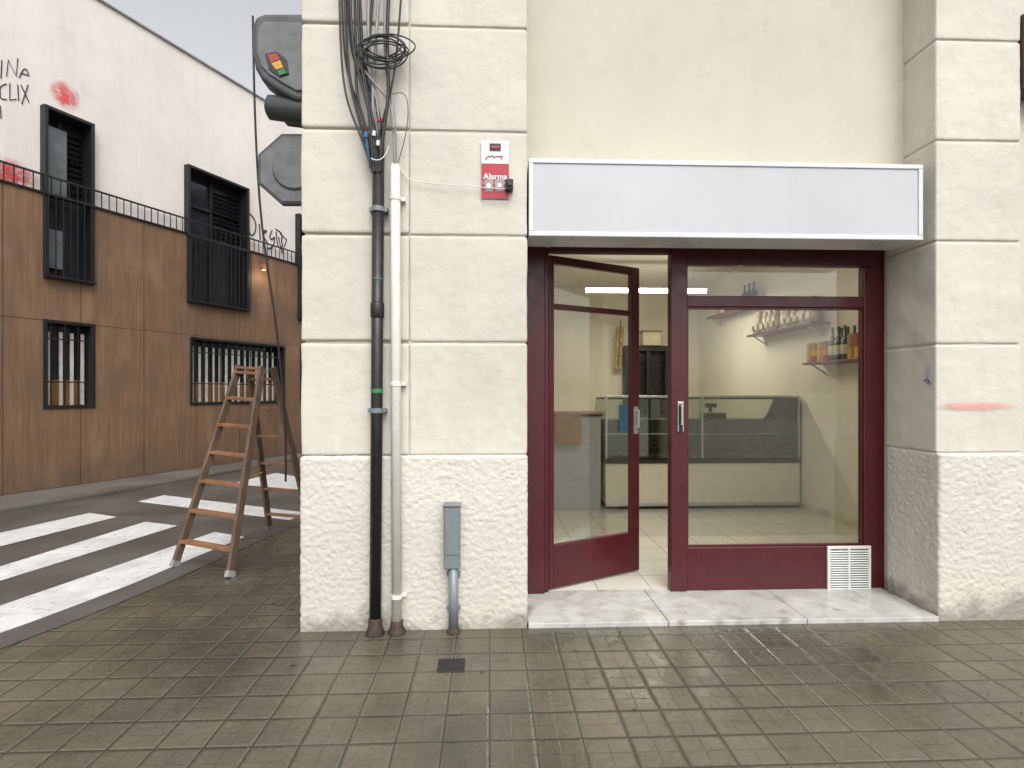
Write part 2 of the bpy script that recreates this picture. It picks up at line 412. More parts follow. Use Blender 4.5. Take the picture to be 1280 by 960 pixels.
# door leaf, opened inwards
L = Xm0-xh-.012; ang = R(28)
T = Matrix.Translation((xh+.006, YD+.03, 0)) @ Matrix.Rotation(ang, 4, 'Z')
def lb(n, mat, a, b, c, d, e=0, f=.045, bev=.005):
    bm = bmesh.new(); bx(bm, a, b, e, f, c, d); bm.transform(T); return fin(bm, n, mat, cb, bev)
lz0, lz1 = .045, zz(320)
lb('door_leaf_stile', 'red', 0, .045, lz0, lz1); lb('door_leaf_stile', 'red', L-.085, L, lz0, lz1)
lb('door_leaf_bottom_rail', 'red', .045, L-.085, lz0, .36); lb('door_leaf_top_rail', 'red', .045, L-.085, lz1-.06, lz1)
lb('door_leaf_transom', 'red', .045, L-.085, 2.1, 2.14)
lb('door_leaf_glass', 'glass', .046, L-.086, .361, 2.099, .02, .026, 0); lb('door_leaf_glass', 'glass', .046, L-.086, 2.141, lz1-.061, .02, .026, 0)
handle(cb, L-.045, 0, 1.28, T)
# vent grille
vx0, vx1 = on_y(1033, 700, YD).x, on_y(1087, 700, YD).x; vz0, vz1 = zz(740, 1060), zz(682, 1060)
vg = top('vent_grille'); ym = YD-.012
vm = (vx0+vx1)/2
for a, b, c, d in ((vx0, vx1, vz0, vz0+.02), (vx0, vx1, vz1-.02, vz1), (vx0, vx0+.02, vz0+.02, vz1-.02), (vx1-.02, vx1, vz0+.02, vz1-.02), (vm-.008, vm+.008, vz0+.02, vz1-.02)):
    box('grille_frame', vg, 'vent', a, b, ym-.006, YD-.001, c, d, .002)
box('grille_back', vg, 'greycab', vx0+.02, vx1-.02, YD-.003, YD-.001, vz0+.02, vz1-.02)
bm = bmesh.new(); n = 17
for i in range(n):
    z = vz0+.028+i*(vz1-vz0-.05)/n
    for a, b in ((vx0+.02, vm-.008), (vm+.008, vx1-.02)): beam(bm, (a, ym-.0, z), (b, ym-.0, z), .012, .008, Vector((0, .6, 1)))
fin(bm, 'louvres', 'vent', vg)

# shop sign
ss = top('blank_shop_sign')
sx0, sx1 = on_y(661, 240, D+.02).x, on_y(1153, 240, D+.02).x; sz0, sz1 = 2.488, 2.985
box('sign_case', ss, 'signframe', sx0, sx1, D+.035, YR-.002, sz0, sz1, .006)
for a, b, c, d in ((sx0, sx1, sz0, sz0+.03), (sx0, sx1, sz1-.03, sz1), (sx0, sx0+.03, sz0+.03, sz1-.03), (sx1-.03, sx1, sz0+.03, sz1-.03)):
    box('sign_border', ss, 'signframe', a, b, D+.012, D+.034, c, d, .004)
def signmesh():
    k = NT('sign_translucent_face')
    f = k.rng(k.noise(1.2, 3), .35, .65, 0, 1)
    st = k.rng(k.noise(2, 5, .6, k.map((5, 1, .6))), .55, .8, 0, .15)
    col = k.mix(f, (.44, .445, .47), (.49, .495, .515)); col = k.mix(st, col, (.37, .37, .38))
    return k.set(Base_Color=col, Roughness=.4, Normal=k.bump(k.noise(3, 2), .05, .01))
box('sign_face', ss, signmesh(), sx0+.031, sx1-.031, D+.02, D+.034, sz0+.031, sz1-.031)

# ---------------------------------------------------------------- facade services
def pt(u, v, dy=0): 
    q = on_y(u, v, D-.014+dy); return q
dp = top('black_downpipe')
a, b = pt(473, 205, -.06), pt(469, 790, -.06)
bm = bmesh.new(); lathe(bm, b, a-b, [(0, .036), ((a-b).length, .036)], 24); fin(bm, 'pipe', 'pipeblk', dp, smooth=True)
for v in (262, 513): 
    q = a.lerp(b, (v-205)/585); bm = bmesh.new(); lathe(bm, q-Vector((0, 0, .015)), (0, 0, 1), [(0, .041), (.03, .041)], 24); bx(bm, q.x-.055, q.x-.03, q.y-.006, D+.0, q.z-.012, q.z+.012); bx(bm, q.x+.03, q.x+.055, q.y-.006, D+.0, q.z-.012, q.z+.012); fin(bm, 'clamp', 'greymetal', dp)
q = a.lerp(b, .33); bm = bmesh.new(); lathe(bm, q, (0, 0, 1), [(0, .036), (.01, .042), (.09, .042), (.1, .036)], 24); fin(bm, 'joint', 'pipeblk', dp, smooth=True)
for v, h_ in ((491, .025), (350, .008)):
    q = a.lerp(b, (v-205)/585); bm = bmesh.new(); lathe(bm, q, (0, 0, 1), [(0, .0372), (h_, .0372)], 24); fin(bm, 'tape_band', 'green', dp, smooth=False)
bm = bmesh.new(); lathe(bm, (b.x, b.y, -.01), (0, 0, 1), [(0, .06), (.02, .058), (.05, .044), (.1, .041), (.11, .036)], 24); fin(bm, 'boot', 'boot', dp, smooth=True)
dw = top('white_downpipe')
a2, b2 = pt(494, 205, -.05), pt(496, 790, -.05)
bm = bmesh.new(); lathe(bm, b2, a2-b2, [(0, .031), ((a2-b2).length-.02, .031), ((a2-b2).length, .02)], 24); fin(bm, 'pipe', 'white', dw, smooth=True)
for v in (248, 480, 745):
    q = a2.lerp(b2, (v-205)/585); bm = bmesh.new(); lathe(bm, q-Vector((0, 0, .012)), (0, 0, 1), [(0, .036), (.024, .036)], 24); bx(bm, q.x-.03, q.x+.058, q.y+.012, D+.0, q.z-.01, q.z+.01); fin(bm, 'clamp', 'white', dw)
bm = bmesh.new(); lathe(bm, (b2.x, b2.y, -.01), (0, 0, 1), [(0, .058), (.02, .054), (.045, .04), (.085, .037), (.09, .03)], 24); fin(bm, 'boot', 'boot', dw, smooth=True)
cbun = top('cable_bundle')
paths = [[(428,-60),(426,53),(436,110),(462,160),(466,215)], [(438,-60),(436,53),(452,100),(468,165),(470,215)], [(447,-60),(452,60),(456,120),(472,170),(472,215)],
 [(455,-60),(440,40),(470,95),(476,160),(475,215)], [(470,-60),(462,60),(447,110),(480,150),(477,215)], [(490,-60),(480,60),(492,110),(478,165),(474,215)],
 [(505,-60),(497,70),(490,120),(470,170),(470,215)], [(432,-60),(430,80),(446,135),(458,185),(468,215)], [(462,-60),(458,53),(466,110),(474,190),(478,215)],
 [(424,-60),(424,70),(432,140),(456,176),(465,215)], [(442,-60),(446,80),(440,120),(466,180),(469,215)], [(476,-60),(470,70),(462,130),(470,175),(473,215)],
 [(436,-60),(432,60),(450,90),(482,140),(479,215)], [(450,-60),(444,53),(462,130),(464,170),(467,215)]]
for i, ph in enumerate(paths):
    curve('cable', cbun, 'blackrub' if i not in (3, 8, 11) else 'greycab', [pt(u, v, -.03-.02*((i*7)%4)) for u, v in ph], .0065+.002*(i%3))
curve('grey_hose', cbun, 'greycab', [pt(u, v, -.05) for u, v in [(484,-60),(478,60),(488,110),(494,150),(494,208)]], .011)
curve('grey_hose', cbun, 'greycab', [pt(u, v, -.07) for u, v in [(444,70),(462,100),(484,118),(492,140),(492,175),(494,208)]], .007)
for i in range(8):
    c = pt(482+random.uniform(-7, 7), 66+random.uniform(-9, 9), -.07-.007*i); r = .09+.055*random.random()
    ph = random.random()*6; sq = random.uniform(.5, .85)
    curve('cable_coil', cbun, 'blackrub', [(c.x+r*1.15*math.cos(t*math.pi/5+ph), c.y+.012*math.sin(t*2+i), c.z+r*sq*math.sin(t*math.pi/5+ph)) for t in range(10)], .0045, cyc=True)
for u, v, m in ((472, 182, 'signw'), (467, 170, 'signw'), (473, 152, 'redlab'), (457, 172, 'blue'), (492, 160, 'greycab')):
    q = pt(u, v, -.1); bm = bmesh.new(); lathe(bm, q, (.15, 0, 1), [(0, .011), (.03, .011)], 10); fin(bm, 'cable_tag', m, cbun)
curve('blue_tape', cbun, 'blue', [pt(u, v, -.08) for u, v in [(455,168),(459,186),(463,200),(462,210)]], .006)
curve('cable_tie', cbun, 'signw', [pt(u, v, -.12) for u, v in [(464,198),(472,203),(482,200),(486,182)]], .004)
curve('alarm_lead', cbun, 'signw', [pt(u, v, -.02) for u, v in [(500,208),(506,222),(520,229),(560,230),(604,235),(632,236)]], .0028)
curve('slack_lead', cbun, 'blackrub', [pt(u, v, -.05) for u, v in [(487,120),(508,108),(512,140),(508,170),(497,205)]], .0025)

al = top('alarm_sign')
p0, p1 = pt(601.5, 248), pt(636.5, 177)
ya = D-.012
box('plate', al, 'signw', p0.x, p1.x, ya-.006, ya+.004, p0.z, p1.z, .002)
zA = pt(619, 205).z
box('red_field', al, 'signred', p0.x+.002, p1.x-.002, ya-.009, ya-.0065, p0.z+.002, zA)
q0, q1 = pt(612, 189), pt(626, 180); box('emblem', al, 'black', q0.x, q1.x, ya-.009, ya-.0065, q0.z, q1.z)
q0, q1 = pt(614, 186), pt(624, 183); box('emblem_bar', al, 'signred', q0.x, q1.x, ya-.012, ya-.0095, q0.z, q1.z)
curve('script_line', al, 'signred', [Vector((pt(u, v).x, ya-.008, pt(u, v).z)) for u, v in [(607,200),(610,194),(613,198),(616,193),(617,199),(621,194),(623,198),(630,194),(626,200)]], .0028)
rt = (R(90), 0, 0)
text('alarm_lettering', al, 'signw', 'Alarma', ((p0.x+p1.x)/2, ya-.0105, pt(0, 212).z), .052, rt, .0006).data.offset = .0012
for i, v in enumerate((220, 244)): text('small_lettering', al, 'signw', 'CONECTADA 24 H', ((p0.x+p1.x)/2, ya-.0105, pt(0, v).z), .019, rt, .0005)
for a_, b_, c_, d_ in ((606, 616, 240, 225), (619, 630, 240, 225)):
    q0, q1 = pt(a_, c_), pt(b_, d_); box('pictogram', al, 'greycab', q0.x, q1.x, ya-.0115, ya-.0095, q0.z, q1.z)
    bm = bmesh.new(); lathe(bm, ((q0.x+q1.x)/2, ya-.012, (q0.z+q1.z)/2), (0, -1, 0), [(0, .014), (.002, .014)], 16); fin(bm, 'pictogram_disc', 'signw', al)
sn = top('alarm_sensor'); q = pt(637, 232, -.02)
bm = bmesh.new(); bx(bm, q.x-.025, q.x+.022, q.y-.03, D, q.z-.035, q.z+.035); fin(bm, 'sensor_body', 'black', sn, .008)
bm = bmesh.new(); lathe(bm, (q.x-.0, q.y-.03, q.z), (0, -1, 0), [(0, .017), (.014, .013)], 14); fin(bm, 'sensor_lens', 'dglass', sn)

ub = top('meter_post')
q0, q1 = pt(556, 706), pt(576, 629)
bm = bmesh.new(); bx(bm, q0.x, q1.x, D-.11, D-.032, q0.z, q1.z); fin(bm, 'cabinet', 'greymetal', ub, .008)
box('cabinet_lid', ub, 'greymetal', q0.x+.008, q1.x-.008, D-.115, D-.11, q0.z+.09, q1.z-.015, .003)
box('cabinet_cap', ub, 'greymetal', q0.x-.004, q1.x+.004, D-.12, D-.03, q1.z-.002, q1.z+.012, .004)
xm = (q0.x+q1.x)/2
bm = bmesh.new(); lathe(bm, (xm+.008, D-.075, -.01), (0, 0, 1), [(0, .03), (q0.z+.01, .03)], 20); fin(bm, 'conduit', 'greymetal', ub, smooth=True)
bm = bmesh.new(); lathe(bm, (xm+.008, D-.075, -.01), (0, 0, 1), [(0, .045), (.02, .043), (.04, .031)], 20); fin(bm, 'mortar_collar', 'boot', ub, smooth=True)
for v in (722, 765):
    z = pt(0, v).z; box('conduit_clip', ub, 'greymetal', xm-.035, xm+.05, D-.06, D-.02, z-.01, z+.01, .002)

mc = top('utility_cover')
c = on_z(564, 832)
box('cover_frame', mc, 'boot', c.x-.075, c.x+.075, c.y-.075, c.y+.075, -.02, .003)
box('cover_plate', mc, 'cover', c.x-.069, c.x+.069, c.y-.069, c.y+.069, -.01, .006, .002)
bm = bmesh.new()
for i in range(6):
    for j in range(6): lathe(bm, (c.x-.05+i*.02, c.y-.05+j*.02, .006), (0, 0, 1), [(0, .005), (.002, .004)], 6)
fin(bm, 'cover_studs', 'cover', mc)

# wall sprays on right pier
gr = top('wall_graffiti')
yb = D-.0095
q0, q1 = on_y(1168, 514, yb), on_y(1290, 501, yb)
quad('pink_spray_line', gr, 'spraypink', [(q0.x-.0, yb, q0.z), (XE-.005, yb, q0.z), (XE-.005, yb, q1.z), (q0.x-.0, yb, q1.z)])
def xp(u, v): q = on_x(u, v, XR-.009); return q
curve('blue_scribble', gr, 'inkblue', [xp(u, v) for u, v in [(1159,457),(1161,465),(1157,478),(1164,482),(1163,470),(1155,476)]], .005)

# traffic signal seen round the corner
ps = top('traffic_light')
def prism(name, par, mat, pts, yy, th, bev=.01):
    bm = bmesh.new(); P = [on_y(u, v, yy) for u, v in pts]
    f = [bm.verts.new(q) for q in P]; b_ = [bm.verts.new(q+Vector((0, th, 0))) for q in P]
    bm.faces.new(f[::-1]); bm.faces.new(b_)
    for i in range(len(f)): bm.faces.new((f[i], f[(i+1)%len(f)], b_[(i+1)%len(f)], b_[i]))
    return fin(bm, name, mat, par, bev, seg=3)
prism('upper_housing', ps, 'backsign', [(315,30),(315,66),(318,84),(326,98),(345,112),(366,124),(385,128),(385,16),(330,16),(319,20)], 4.3, .2, .03)
prism('back_cover', ps, 'backsign2', [(322,34),(321,66),(326,82),(335,92),(352,103),(370,113),(378,113),(378,28),(330,26)], 4.285, .02, .008)
prism('sticker_ground', ps, 'dark', [(331,67),(346,64),(358,74),(361,92),(349,96),(336,86)], 4.276, .006, .002)
prism('sticker_red', ps, 'redlab', [(334,69),(345,66),(350,74),(339,78)], 4.270, .004, 0)
prism('sticker_yellow', ps, 'yellow', [(339,79),(350,75),(354,84),(345,87)], 4.270, .004, 0)
prism('sticker_green', ps, 'green', [(346,88),(354,85),(358,91),(350,94)], 4.270, .004, 0)
beamb = bmesh.new()
for v in (60, 108): q = on_y(372, v, 4.4); beam(beamb, q, (sd(4.4)+.05, 4.4, q.z), .04, .04)
fin(beamb, 'bracket', 'black', ps)
bm = bmesh.new(); q = on_y(334, 134, 4.42); lathe(bm, q, (1, 0, -.08), [(0, .06), (.02, .09), (.3, .1), (.34, .1)], 20); fin(bm, 'lamp_visor', 'backsign', ps, smooth=True)
prism('lower_housing', ps, 'backsign', [(350,118),(385,116),(385,154),(352,150)], 4.48, .12, .02)
oc = top('octagonal_backplate')
opts = [(372+54*math.cos(R(22.5+45*i))*1.0, 211-48*math.sin(R(22.5+45*i))) for i in range(8)]
prism('octagon_plate', oc, 'backsign', opts, 4.45, .06, .012)
opts2 = [(372+50*math.cos(R(22.5+45*i))*1.0, 211-44*math.sin(R(22.5+45*i))) for i in range(8)]
prism('octagon_face', oc, 'backsign2', opts2, 4.442, .008, .002)
bm = bmesh.new(); q = on_y(368, 211, 4.442); lathe(bm, q, (0, -1, 0), [(0, .17), (.012, .165), (.02, .155), (.021, .02)], 28); fin(bm, 'centre_disc', 'backsign2', oc, smooth=False)
beamb = bmesh.new()
for v in (195, 228): q = on_y(350, v, 4.53); beam(beamb, q, (sd(4.53)+.05, 4.53, q.z), .04, .03)
fin(beamb, 'bracket', 'black', oc)
hc = top('hanging_cable')
curve('cable', hc, 'blackrub', [on_y(u, v, 4.6) for u, v in [(316,20),(317,100),(321,220),(330,310),(345,400),(353,480),(358,540),(357,602)]], .009)

# ---------------------------------------------------------------- left building
g0 = on_z(0, 619); g1 = on_z(375, 566)
dr = (g1-g0).normalized(); al_ = math.atan2(dr.y, dr.x)
ML = Matrix.Translation(g0) @ Matrix.Rotation(al_, 4, 'Z')     # local x along street, local y into the building
MLi = ML.inverted()
def LW(u, v):
    o_ = MLi @ Vector((0, 0, CH)); d_ = MLi.to_3x3() @ ray(u, v)
    t = -o_.y/d_.y; q = o_+d_*t; return q.x, q.z
lb_ = top('wood_clad_building', ML)
def holed(name, mat, s0, s1, z0, z1, holes, yoff, th):
    xs_ = sorted({s0, s1, *[h[0] for h in holes], *[h[1] for h in holes]}); zs_ = sorted({z0, z1, *[min(max(h[2], z0), z1) for h in holes], *[min(max(h[3], z0), z1) for h in holes]})
    bm = bmesh.new(); vd = {}
    def V(i, j):
        if (i, j) not in vd: vd[i, j] = bm.verts.new((xs_[i], yoff, zs_[j]))
        return vd[i, j]
    for i in range(len(xs_)-1):
        for j in range(len(zs_)-1):
            cx, cz = (xs_[i]+xs_[i+1])/2, (zs_[j]+zs_[j+1])/2
            if any(h[0] < cx < h[1] and h[2] < cz < h[3] for h in holes): continue
            bm.faces.new((V(i, j), V(i+1, j), V(i+1, j+1), V(i, j+1)))
    r = bmesh.ops.extrude_face_region(bm, geom=bm.faces[:])
    for e in r['geom']:
        if isinstance(e, bmesh.types.BMVert): e.co.y += th
    return fin(bm, name, mat, lb_)
ZW = 4.47; ZR = 7.93
def wr(u0, u1, z0, z1): return (LW(u0, 300)[0], LW(u1, 300)[0], z0, z1)
W1 = wr(50, 113, 3.2, 5.82); W2 = wr(230, 307, 3.17, 5.80)
W3 = wr(50, 115, 1.22, 2.58); W4 = wr(234, 353, 1.22, 2.53)
W5 = wr(369, 392, 3.17, 5.7); W6 = wr(372, 392, 1.22, 2.53)
W0 = (-3.4, -2.6, 3.2, 5.78)
wins = [W0, W1, W2, W3, W4, W5, W6]
holed('rendered_wall', 'lplaster', -9, 34, ZW-.02, ZR, wins, 0, .3)
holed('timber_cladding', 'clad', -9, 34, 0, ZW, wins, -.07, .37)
box('building_body', lb_, 'lplaster', -9, 34, .31, 9, 0, ZR-.02)
box('coping', lb_, 'greycab', -9, 34, -.04, .35, ZR, ZR+.04, .01)
box('cladding_ledge', lb_, 'black', -9, 34, -.1, -.001, ZW+.001, ZW+.03)
bm = bmesh.new()
bx(bm, -9, 34, -.09, -.07, ZW+.27, ZW+.30)
s = -9
while s < 24: bx(bm, s, s+.012, -.086, -.074, ZW+.03, ZW+.27); s += .12
fin(bm, 'ledge_railing', 'black', lb_)
def win(w, kind):
    a, b, c, d = w; t = .05
    for p_ in ((a, b, c, c+t), (a, b, d-t, d), (a, a+t, c+t, d-t), (b-t, b, c+t, d-t)):
        box('window_frame', lb_, 'black', p_[0], p_[1], -.12 if kind != 'bars' else -.09, .28, p_[2], p_[3], .005)
    box('window_recess', lb_, 'dark', a+t, b-t, .26, .285, c+t, d-t)
    if kind == 'tall':
        zr = c+1.25
        bm = bmesh.new(); bx(bm, a, b, -.17, -.145, zr, zr+.035); bx(bm, a, b, -.17, -.145, c+.02, c+.05)
        s = a+.02
        while s < b-.01: bx(bm, s, s+.014, -.165, -.151, c+.05, zr); s += .10
        for x_ in (a, b-.03): bx(bm, x_, x_+.03, -.145, -.12, zr, zr+.03)
        fin(bm, 'balcony_railing', 'black', lb_)
        m_ = (a+b)/2
        box('sash', lb_, 'black', m_-.03, m_+.03, .15, .2, c+t, d-t)
        box('sash', lb_, 'black', a+t, b-t, .15, .2, d-.7, d-.65)
        box('window_glass', lb_, 'dglass', a+t, b-t, .2, .21, c+t, d-t)
        bm = bmesh.new()
        for i in range(11):
            z = c+1.5+i*.09
            if z < d-.15: beam(bm, (m_+.03, .13, z), (b-t, .13, z), .05, .012, Vector((0, -.7, 1)))
        fin(bm, 'shutter_louvres', 'dark', lb_)
    else:
        box('window_glass', lb_, 'dglass', a+t, b-t, .2, .21, c+t, d-t)
        bm = bmesh.new(); s = a+.14
        while s < b-.12: bx(bm, s, s+.045, .06, .08, c+t, d-t-.12); s += .155
        fin(bm, 'white_bars', 'whitebar', lb_)
        box('shutter_panel', lb_, 'lwoodin', a+t, b-t, .16, .19, c+t, c+.45)
        bm = bmesh.new(); s = a+.1
        while s < b-.05: bx(bm, s, s+.014, -.075, -.061, c+t, d-t); s += .19
        bx(bm, a+t, b-t, -.075, -.061, c+.4, c+.42); bx(bm, a+t, b-t, -.075, -.061, d-.3, d-.28)
        fin(bm, 'black_grille', 'black', lb_)
for w in (W0, W1, W2, W5): win(w, 'tall')
for w in (W3, W4, W6): win(w, 'bars')
box('inner_pane', lb_, 'pglass', W1[0]+.1, W1[0]+.42, .1, .12, 4.55, 5.6)  # reflecting pane, its reflection put into the pale colour
box('inner_blind', lb_, 'pglass', W1[0]+.12, W1[0]+.36, .08, .095, 3.4, 4.0)
# small downlight under the ledge
ls, lz = LW(324, 336)
lm = bmesh.new(); lathe(lm, (ls, -.07, lz+.03), (0, -1, 0), [(0, .04), (.04, .04), (.05, .06), (.1, .06)], 18); fin(lm, 'lamp_shade', 'lwoodin', lb_, smooth=False)
lm = bmesh.new(); lathe(lm, (ls, -.13, lz-.03), (0, 0, -1), [(0, .04), (.015, .035), (.02, .02)], 14); fin(lm, 'lamp_bulb', 'lamp', lb_, smooth=True)
pl = bpy.data.lights.new('wall_lamp_light', 'POINT'); pl.energy = 5; pl.color = (1, .75, .45); pl.shadow_soft_size = .1
po = bpy.data.objects.new('wall_lamp_light', pl); link(po, lb_); po.location = (ls, -.3, lz-.2)
# graffiti on the render
def gs(pts, r=.014, m='ink'):
    curve('graffiti_stroke', lb_, m, [(LW(u, v)[0], -.004, LW(u, v)[1]) for u, v in pts], r, smooth=len(pts) > 4)
for st_ in ([(2,75),(1,98)], [(8,95),(10,75),(20,95),(22,73)], [(24,97),(31,78),(38,100),(34,93),(27,92)], [(8,105),(-2,107),(1,116),(-1,125),(8,124)],
            [(12,104),(12,125),(20,124)], [(22,106),(23,126)], [(26,106),(36,128)], [(35,106),(27,130)], [(0,132),(1,148)],
            [(308,268),(310,300),(322,294),(320,270),(306,264)], [(324,280),(325,300)], [(328,292),(335,290),(331,284),(327,295),(334,303)],
            [(340,288),(335,296),(340,303),(344,290),(342,312),(334,310)], [(345,290),(346,314),(356,308),(349,300),(355,292),(344,286)], [(348,296),(352,316),(358,300),(350,292)]):
    gs(st_, .008 if st_[0][0] < 60 else .015)
def gq(u0, u1, v0, v1, m='sprayred', y=-.004):
    a, b = LW(u0, 100)[0], LW(u1, 100)[0]; um = (u0+u1)/2; z1_, z0_ = LW(um, v0)[1], LW(um, v1)[1]
    quad('spray_patch', lb_, m, [(a, y, z0_), (b, y, z0_), (b, y, z1_), (a, y, z1_)])
gq(60, 102, 100, 138); gq(-30, 50, 195, 240)

# ---------------------------------------------------------------- ground
poly('ground', None, 'ground', [(-250,-250),(250,-250),(250,250),(-250,250)], -.06)
poly('road', None, 'asphalt', [(-40,-20),(30,-20),(30,60),(-40,60)], -.03)
kp = [on_z(u, v) for u, v in [(0,812),(100,774),(200,733),(290,692),(340,670),(377,656)]]
kl = [(-40, 1.0), (-6, 1.2), (-4.3, 1.6), (-3.4, 2.3)] + [(p_.x, p_.y) for p_ in kp] + [(kp[-1].x+.2*34+.3, kp[-1].y+34)]
poly('pavement', None, 'pave', kl+[(30, 41), (30, -20), (-40, -20)], 0, .05)
bm = bmesh.new(); n = len(kl); off = []
for i in range(n):
    a = Vector(kl[max(0, i-1)]); b = Vector(kl[min(n-1, i+1)]); d_ = (b-a).normalized(); nn = Vector((-d_.y, d_.x)); off.append(Vector(kl[i])+nn*.26)
vi = [bm.verts.new((*p_, .004)) for p_ in kl]; vo = [bm.verts.new((p_.x, p_.y, .0)) for p_ in off]; vd_ = [bm.verts.new((p_.x, p_.y, -.03)) for p_ in off]
for i in range(n-1): bm.faces.new((vi[i], vi[i+1], vo[i+1], vo[i])); bm.faces.new((vo[i], vo[i+1], vd_[i+1], vd_[i]))
fin(bm, 'kerb', 'kerb', None)
def Lg(s, t): q = ML @ Vector((s, -t, 0)); return (q.x, q.y)
fk = [Lg(-9, 1.6), Lg(0, 1.35), Lg(3, 1.1), Lg(5, .8), Lg(9, .7), Lg(34, .7)]
poly('far_pavement', None, 'farpave', fk+[Lg(34, -.1), Lg(-9, -.1)], 0, .05)
bm = bmesh.new(); a_ = [bm.verts.new((*p_, .004)) for p_ in fk]; b_ = [bm.verts.new((*Lg(s, t), .004)) for s, t in ((-9,1.45),(0,1.2),(3,.95),(5,.65),(9,.55),(34,.55))]
for i in range(5): bm.faces.new((a_[i], a_[i+1], b_[i+1], b_[i]))
fin(bm, 'far_kerb', 'kerb', None)
cw = top('pedestrian_crossing')
def stripe(px, ext_start=0, ext_end=0):
    P = [on_z(u, v, -.026) for u, v in px]    # order: start-left, start-right, end-right, end-left
    d1 = (P[3]-P[0]).normalized(); d2 = (P[2]-P[1]).normalized()
    P[0] -= d1*ext_start; P[1] -= d2*ext_start; P[2] += d2*ext_end; P[3] += d1*ext_end
    bm = bmesh.new(); bm.faces.new([bm.verts.new(q) for q in P]); fin(bm, 'stripe', 'paint', cw)
stripe([(0,666),(0,683),(146,646),(112,641)], 1.2); stripe([(0,708),(0,726),(222,657),(182,652)], 1)
stripe([(0,757),(0,792),(318,673),(268,665)], .5)
stripe([(172,627),(205,619),(377,640),(377,652)], 0, .8); stripe([(287,605),(345,591),(377,597),(377,612)], 0, .8)
# litter on the pavement
lt_ = bmesh.new()
for i in range(90):
    if i < 60: q = on_z(random.gauss(365, 22), random.gauss(748, 14))
    else: q = on_z(random.uniform(150, 1280), random.uniform(792, 900))
    if q.y > D-.05 and q.x > XL-.05: continue
    r_ = random.uniform(.004, .013); an = random.random()*6
    vs = [lt_.verts.new((q.x+r_*math.cos(an+t)*(1 if t < 3 else .6), q.y+r_*math.sin(an+t), .004+random.random()*.004)) for t in (0, 1.2, 2.4, 3.6, 4.9)]
    lt_.faces.new(vs)
fin(lt_, 'leaf_litter', 'leaf', None)

# ---------------------------------------------------------------- ladder
ld = top('step_ladder')
A0, B0 = c2w(-2.876, 4.77, 0), c2w(-2.264, 4.49, 0); Dn, C0 = c2w(-2.64, 6.1, -.02), c2w(-2.09, 5.85, 0)
A1, B1 = c2w(-2.62, 5.38, 1.74), c2w(-2.34, 5.24, 1.72); D1, C1 = c2w(-2.58, 5.50, 1.72), c2w(-2.29, 5.36, 1.72)
side = (B0-A0).normalized()
bm = bmesh.new()
for p_, q_ in ((A0, A1), (B0, B1), (Dn, D1), (C0, C1)):
    beam(bm, p_, q_, .062, .034, side)
fin(bm, 'rails', 'rail', ld, .004)
bm = bmesh.new()
n = 7
for i in range(n):
    t = .115+i*(.87/(n-.85)) ; 
    beam(bm, A0.lerp(A1, t), B0.lerp(B1, t), .075, .026)
for i in range(6):
    t = .11+i*.165; beam(bm, Dn.lerp(D1, t), C0.lerp(C1, t), .05, .024)
beam(bm, A1+Vector((0, 0, -.02)), B1+Vector((0, 0, -.02)), .1, .022)
fin(bm, 'rungs', 'rung', ld, .003)
bm = bmesh.new()
for p_, q_ in ((A0, A1), (B0, B1), (Dn, D1), (C0, C1)):
    d_ = (q_-p_).normalized(); beam(bm, p_, p_+d_*.05, .07, .042, side)
for p_ in (A1, B1): lathe(bm, p_-side*.03+Vector((0, .04, -.05)), side, [(0, .018), (.06, .018)], 10)
fin(bm, 'feet_and_hinges', 'greycab', ld)
curve('strap', ld, 'strap', [A0.lerp(A1, .42)+side*.5, A0.lerp(A1, .42)+side*.3+Vector((.1, .4, -.03)), Dn.lerp(D1, .38)], .009)

# ---------------------------------------------------------------- shop interior
def XY(u, Y): return on_y(u, 500, Y).x
dc = top('display_case')
cy0, cy1 = 6.85, 7.75; cx0, cx1 = XY(757, cy0), min(XY(1011, cy0), RX-.03)
zc = on_y(880, 497, cy0).z; zbb = on_y(880, 576, cy0).z
box('plinth', dc, 'black', cx0+.02, cx1-.02, cy0+.03, cy1, .03, .07)
box('front_panel', dc, 'casewhite', cx0, cx1, cy0, cy1, .1, zbb-.03, .006)
box('chrome_strip', dc, 'alu', cx0, cx1, cy0-.012, cy0-.001, .07, .11, .003)
box('dark_band', dc, 'black', cx0-.01, cx1+.01, cy0-.015, cy1, zbb-.028, zbb+.02, .004)
box('deck', dc, 'steel', cx0+.02, cx1-.02, cy0+.03, cy1-.02, zbb+.031, zbb+.06)
box('back_panel', dc, 'steel', cx0+.02, cx1-.02, cy1-.18, cy1-.14, zbb+.06, zbb+.46)
box('work_top', dc, 'steel', cx0+.02, cx1-.02, cy1-.35, cy1+.05, zbb+.461, zbb+.485)
box('glass_front', dc, 'glass2', cx0+.01, cx1-.01, cy0+.01, cy0+.018, zbb+.031, zc-.02)
box('glass_top', dc, 'glass2', cx0, cx1, cy0, cy1-.3, zc-.018, zc-.008)
for x_ in (cx0, XY(877, cy0), cx1-.02): 
    box('upright', dc, 'alu', x_, x_+.022, cy0-.004, cy0+.02, zbb+.03, zc, .003)
box('top_rail', dc, 'alu', cx0, cx1, cy0-.008, cy0+.022, zc, zc+.026, .003)
box('mid_rail', dc, 'alu', cx0, cx1, cy0+.16, cy0+.18, zbb+.31, zbb+.33, .003)
box('rear_rail', dc, 'black', cx0, cx1, cy1-.33, cy1-.3, zc-.03, zc, .003)
